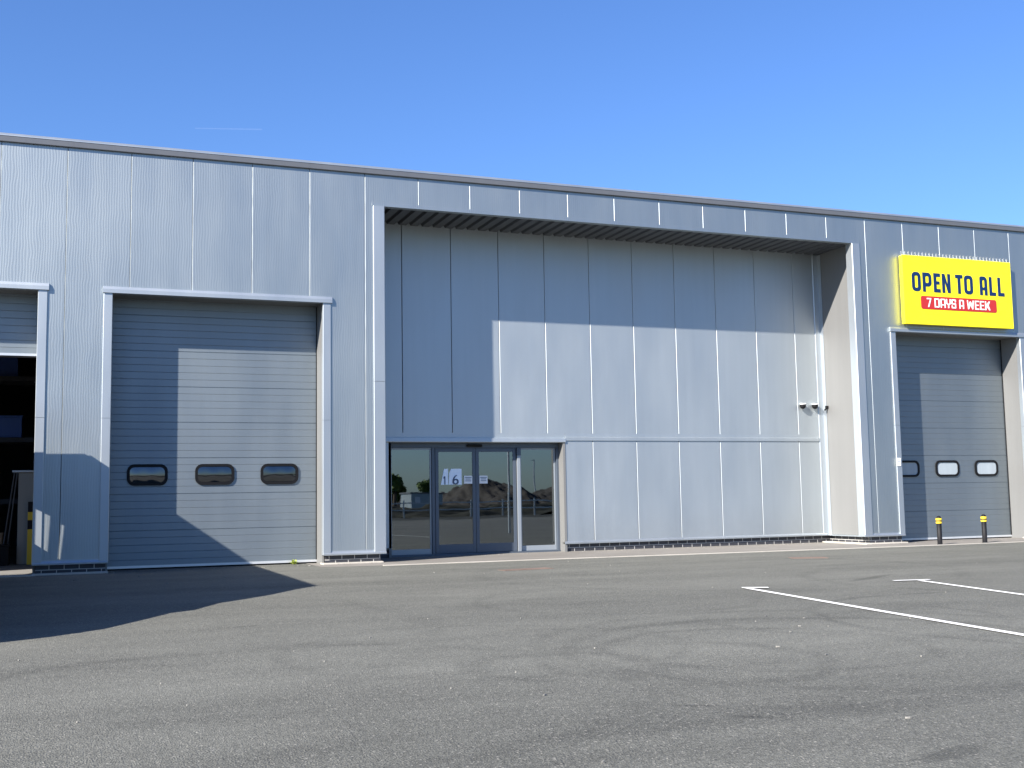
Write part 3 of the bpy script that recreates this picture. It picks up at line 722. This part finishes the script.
# ------------------------------------------------------------------ high-roof van parked left of the picture; its shadow falls on the unit
V = empty('delivery_van', (-.95, -5.2, 0), 'dark high-roof van parked nose out beside the open bay, left of the picture', 'van')
VX1, VX0 = .05, -1.97
outl = [(-.70,.30),(-.70,2.80),(-.75,2.87),(-6.95,2.88),(-7.13,2.68),(-7.64,2.32),(-7.92,2.03),(-8.05,1.85),(-8.57,1.61),(-8.64,1.43),(-9.01,1.24),(-9.50,.96),(-9.68,.65),(-9.70,.30)]
win = [(-7.80,2.02),(-7.55,2.05),(-7.50,1.42),(-8.56,1.42),(-8.52,1.57),(-8.02,1.80)]
outl_open = [(-.70,.30),(-.70,1.15),(-2.9,1.15),(-2.9,2.87)]+outl[3:]  # left side cut down towards the rear so sun passes through
for xa in (VX1-.04, VX0):
    curve_mesh('side_panel', [outl if xa > -1 else outl_open, win], .04, M_['van'], (lambda X0: (lambda x, y, z: (X0+.02+z, x, y)))(xa), V)
    MB().prism(win, 0, xa+.015, xa+.025).build('side_window', M_['clear'], V)
MB().box(-1.45, VX1-.04, -6.95, -.72, 2.80, 2.86).box(VX0+.04, -1.45, -6.95, -2.9, 2.80, 2.86).build('roof_panel', M_['van'], V)  # rear left of the roof left out to let the sun rays in
fn = MB()
for (a, b) in zip(outl[3:-1], outl[4:]):
    if 2.5 > a[1] > 1.9 or a == (-8.05, 1.85): continue
    fn.prism([a, b, (b[0]+.05, b[1]-.02), (a[0]+.05, a[1]-.02)], 0, VX0+.04, VX1-.04)
fn.build('bonnet', M_['van'], V)
ws = MB()
for (a, b) in zip(outl[5:8], outl[6:9]): ws.prism([a, b, (b[0]+.02, b[1]-.01), (a[0]+.02, a[1]-.01)], 0, VX0+.04, VX1-.04)
ws.build('windscreen', M_['clear'], V)
MB().box(VX0+.04, VX1-.04, -8.2, -.72, .42, .50).build('van_floor', M_['black'], V)
sun_gap_a = [(-.70,1.98),(-.70,1.43),(-.48,1.28),(-.45,1.86)]; sun_gap_b = [(-.356,1.75),(-.237,1.73),(-.29,1.16),(-.40,1.15)]  # openings shaped to throw the light patches onto the pier
curve_mesh('rear_door', [[(VX0+.04,.45),(VX1-.04,.45),(VX1-.04,2.80),(VX0+.04,2.80)], sun_gap_a, sun_gap_b, [(-1.92,1.26),(-1.92,1.36),(-1.30,1.36),(-1.30,1.26)]], .04, M_['van'], lambda x, y, z: (x, -.72+z, y), V)  # unseen door pierced to shape sunlight; the slot is added for the bay threshold
for a in ((VX0+.20), (VX1-.20)):
    for y in (-1.9, -8.35):
        wo = MB().tube((a-.12, y, .36), (a+.12, y, .36), .36, seg=28).build('wheel', M_['rubber'], V)
        MB().tube((a-.125, y, .36), (a+.125, y, .36), .21, seg=24).build('wheel_rim', M_['steel'], wo)
for x in (VX0+.25, VX1-.25): MB().box(x-.15, x+.15, -9.66, -9.58, .72, .90).build('headlight', M_['clear'], V)

# faint vapour trail high in the sky
cm, n_, l_, b_ = new_mat('vapour_trail'); b_.inputs['Base Color'].default_value = (1, 1, 1, 1); b_.inputs['Roughness'].default_value = 1; b_.inputs['Alpha'].default_value = .016
ct = MB().tube((793, 8025, 2604), (1230, 7856, 2588), 4, 5, 8)
ct.build('contrail', cm)['kind'] = 'structure'

# ------------------------------------------------------------------ land behind the camera, seen in the glass
rnd = random.Random(11)
def mound(name, cx, cy, rx, ry, h, mat, n=90, seed=0):
    from mathutils import noise as nz
    m = MB(); 
    for i in range(n+1):
        for j in range(n+1):
            a, b = -1+2*i/n, -1+2*j/n; d_ = math.sqrt(a*a+b*b)
            z = h*max(0, 1-d_**2.2)*(1+.55*nz.noise((a*2.5+seed, b*2.5, seed))) + .35*nz.noise((a*9+seed, b*9, 1.)) + .22*nz.noise((a*24+seed, b*24, 4.))*(1 if d_ < .95 else 0)
            m.v.append((cx+a*rx, cy+b*ry, max(z, -.3)-.05))
    for i in range(n):
        for j in range(n):
            k_ = i*(n+1)+j; m.f.append((k_, k_+n+1, k_+n+2, k_+1)); m.mi.append(0)
    o = m.build(name, mat, smooth=True); o['kind'] = 'structure'; return o
gf = MB().quad([(-400,-400,.004),(400,-400,.004),(400,-34,.004),(-400,-34,.004)]).build('rough_ground', M_['grass']); gf['kind'] = 'structure'
mound('earth_mound', 36, -74, 6, 11, 2.1, M_['earth'], seed=2)
mound('earth_mound', 50, -82, 11, 10, 1.9, M_['earth'], seed=5)
mound('earth_mound', 30, -92, 16, 8, 1.5, M_['earth'], seed=8)
mound('earth_mound', 25, -46, 22, 5, .5, M_['grass'], seed=9)
def leaf_mass(m, c, rx, rz, n, s):
    for _ in range(n):
        while True:
            p = Vector((rnd.uniform(-1,1), rnd.uniform(-1,1), rnd.uniform(-1,1)))
            if p.length < 1: break
        p = Vector((c[0]+p.x*rx, c[1]+p.y*rx, c[2]+p.z*rz)); a = Vector((rnd.gauss(0,1), rnd.gauss(0,1), rnd.gauss(0,1))).normalized(); b = a.orthogonal().normalized()
        q = s*rnd.uniform(.6, 1.3); m.quad([p-a*q-b*q*.5, p+a*q-b*q*.5, p+a*q+b*q*.5, p-a*q+b*q*.5])
def tree(x, y, h, label):
    r_ = empty('tree', (x, y, 0), label, 'tree', 'trees beyond the yard, seen in the glass')
    t = MB().tube((x,y,0), (x+.1,y,h*.5), .22, .13)
    c_ = MB()
    for i in range(9):
        a = rnd.uniform(0, 6.28); q = rnd.uniform(.2, .9)*h*.22; cz = h*rnd.uniform(.45, .85); c0 = (x+q*math.cos(a), y+q*math.sin(a), cz)
        t.tube((x+.05,y,h*.4), c0, .07, .03, 6); leaf_mass(c_, c0, h*.15, h*.13, 150, .14)
    t.build('trunk', M_['bark'], r_); c_.build('crown', M_['leaf'], r_)
tree(28.9, -78, 3.6, 'bushy green tree reflected at the left edge of the left sidelight')
tree(31.0, -86, 2.6, 'smaller tree reflected beside the bushy one in the left sidelight')
tree(34.9, -88, 3.1, 'low thin tree reflected near the right edge of the left sidelight')
for x, y, h, lab in ((62.5, -126, 6.2, 'slim street lamp beyond the mounds, reflected in the right sidelight'), (13.95, -10.4, 4.4, 'tall slim lamp post just right of the picture, reflected in the right glass door')):
    lp = empty('street_lamp', (x, y, 0), lab, 'street lamp')
    MB().tube((x,y,0), (x,y,h), .038 if h < 5 else .11, .03 if h < 5 else .08).build('post', M_['trim'] if h < 5 else M_['steel'], lp)
    MB().box(x-.5, x+.1, y-.08, y+.08, h-.02, h+.07).build('lamp_head', M_['steel'], lp, bevel=.02)
fc = empty('site_fence', (36, -40, 0), 'low post and rail fence beyond the yard, reflected in the glass', 'fence')
for z in (.45, .85): MB().box(15, 62, -40.03, -39.97, z-.03, z+.03).build('rail', M_['steel'], fc)
for i in range(24): MB().box(15+i*2-.04, 15+i*2+.04, -40.08, -40.031, 0, 1.0).build('fence_post', M_['steel'], fc)
sh = empty('site_cabin', (27.7, -66, 0), 'pale flat-roofed site cabin beside the trees, reflected in the left sidelight', 'building')
MB().box(26.4, 29.0, -67, -64, .2, 1.45).build('cabin_wall', M_['clad'], sh); MB().box(26.3, 29.1, -67.1, -63.9, 1.45, 1.55).build('cabin_roof', M_['gutter'], sh)
for x in (26.7, 27.9): MB().box(x, x+.4, -63.99, -63.95, .8, 1.2).build('cabin_window', M_['white'], sh)
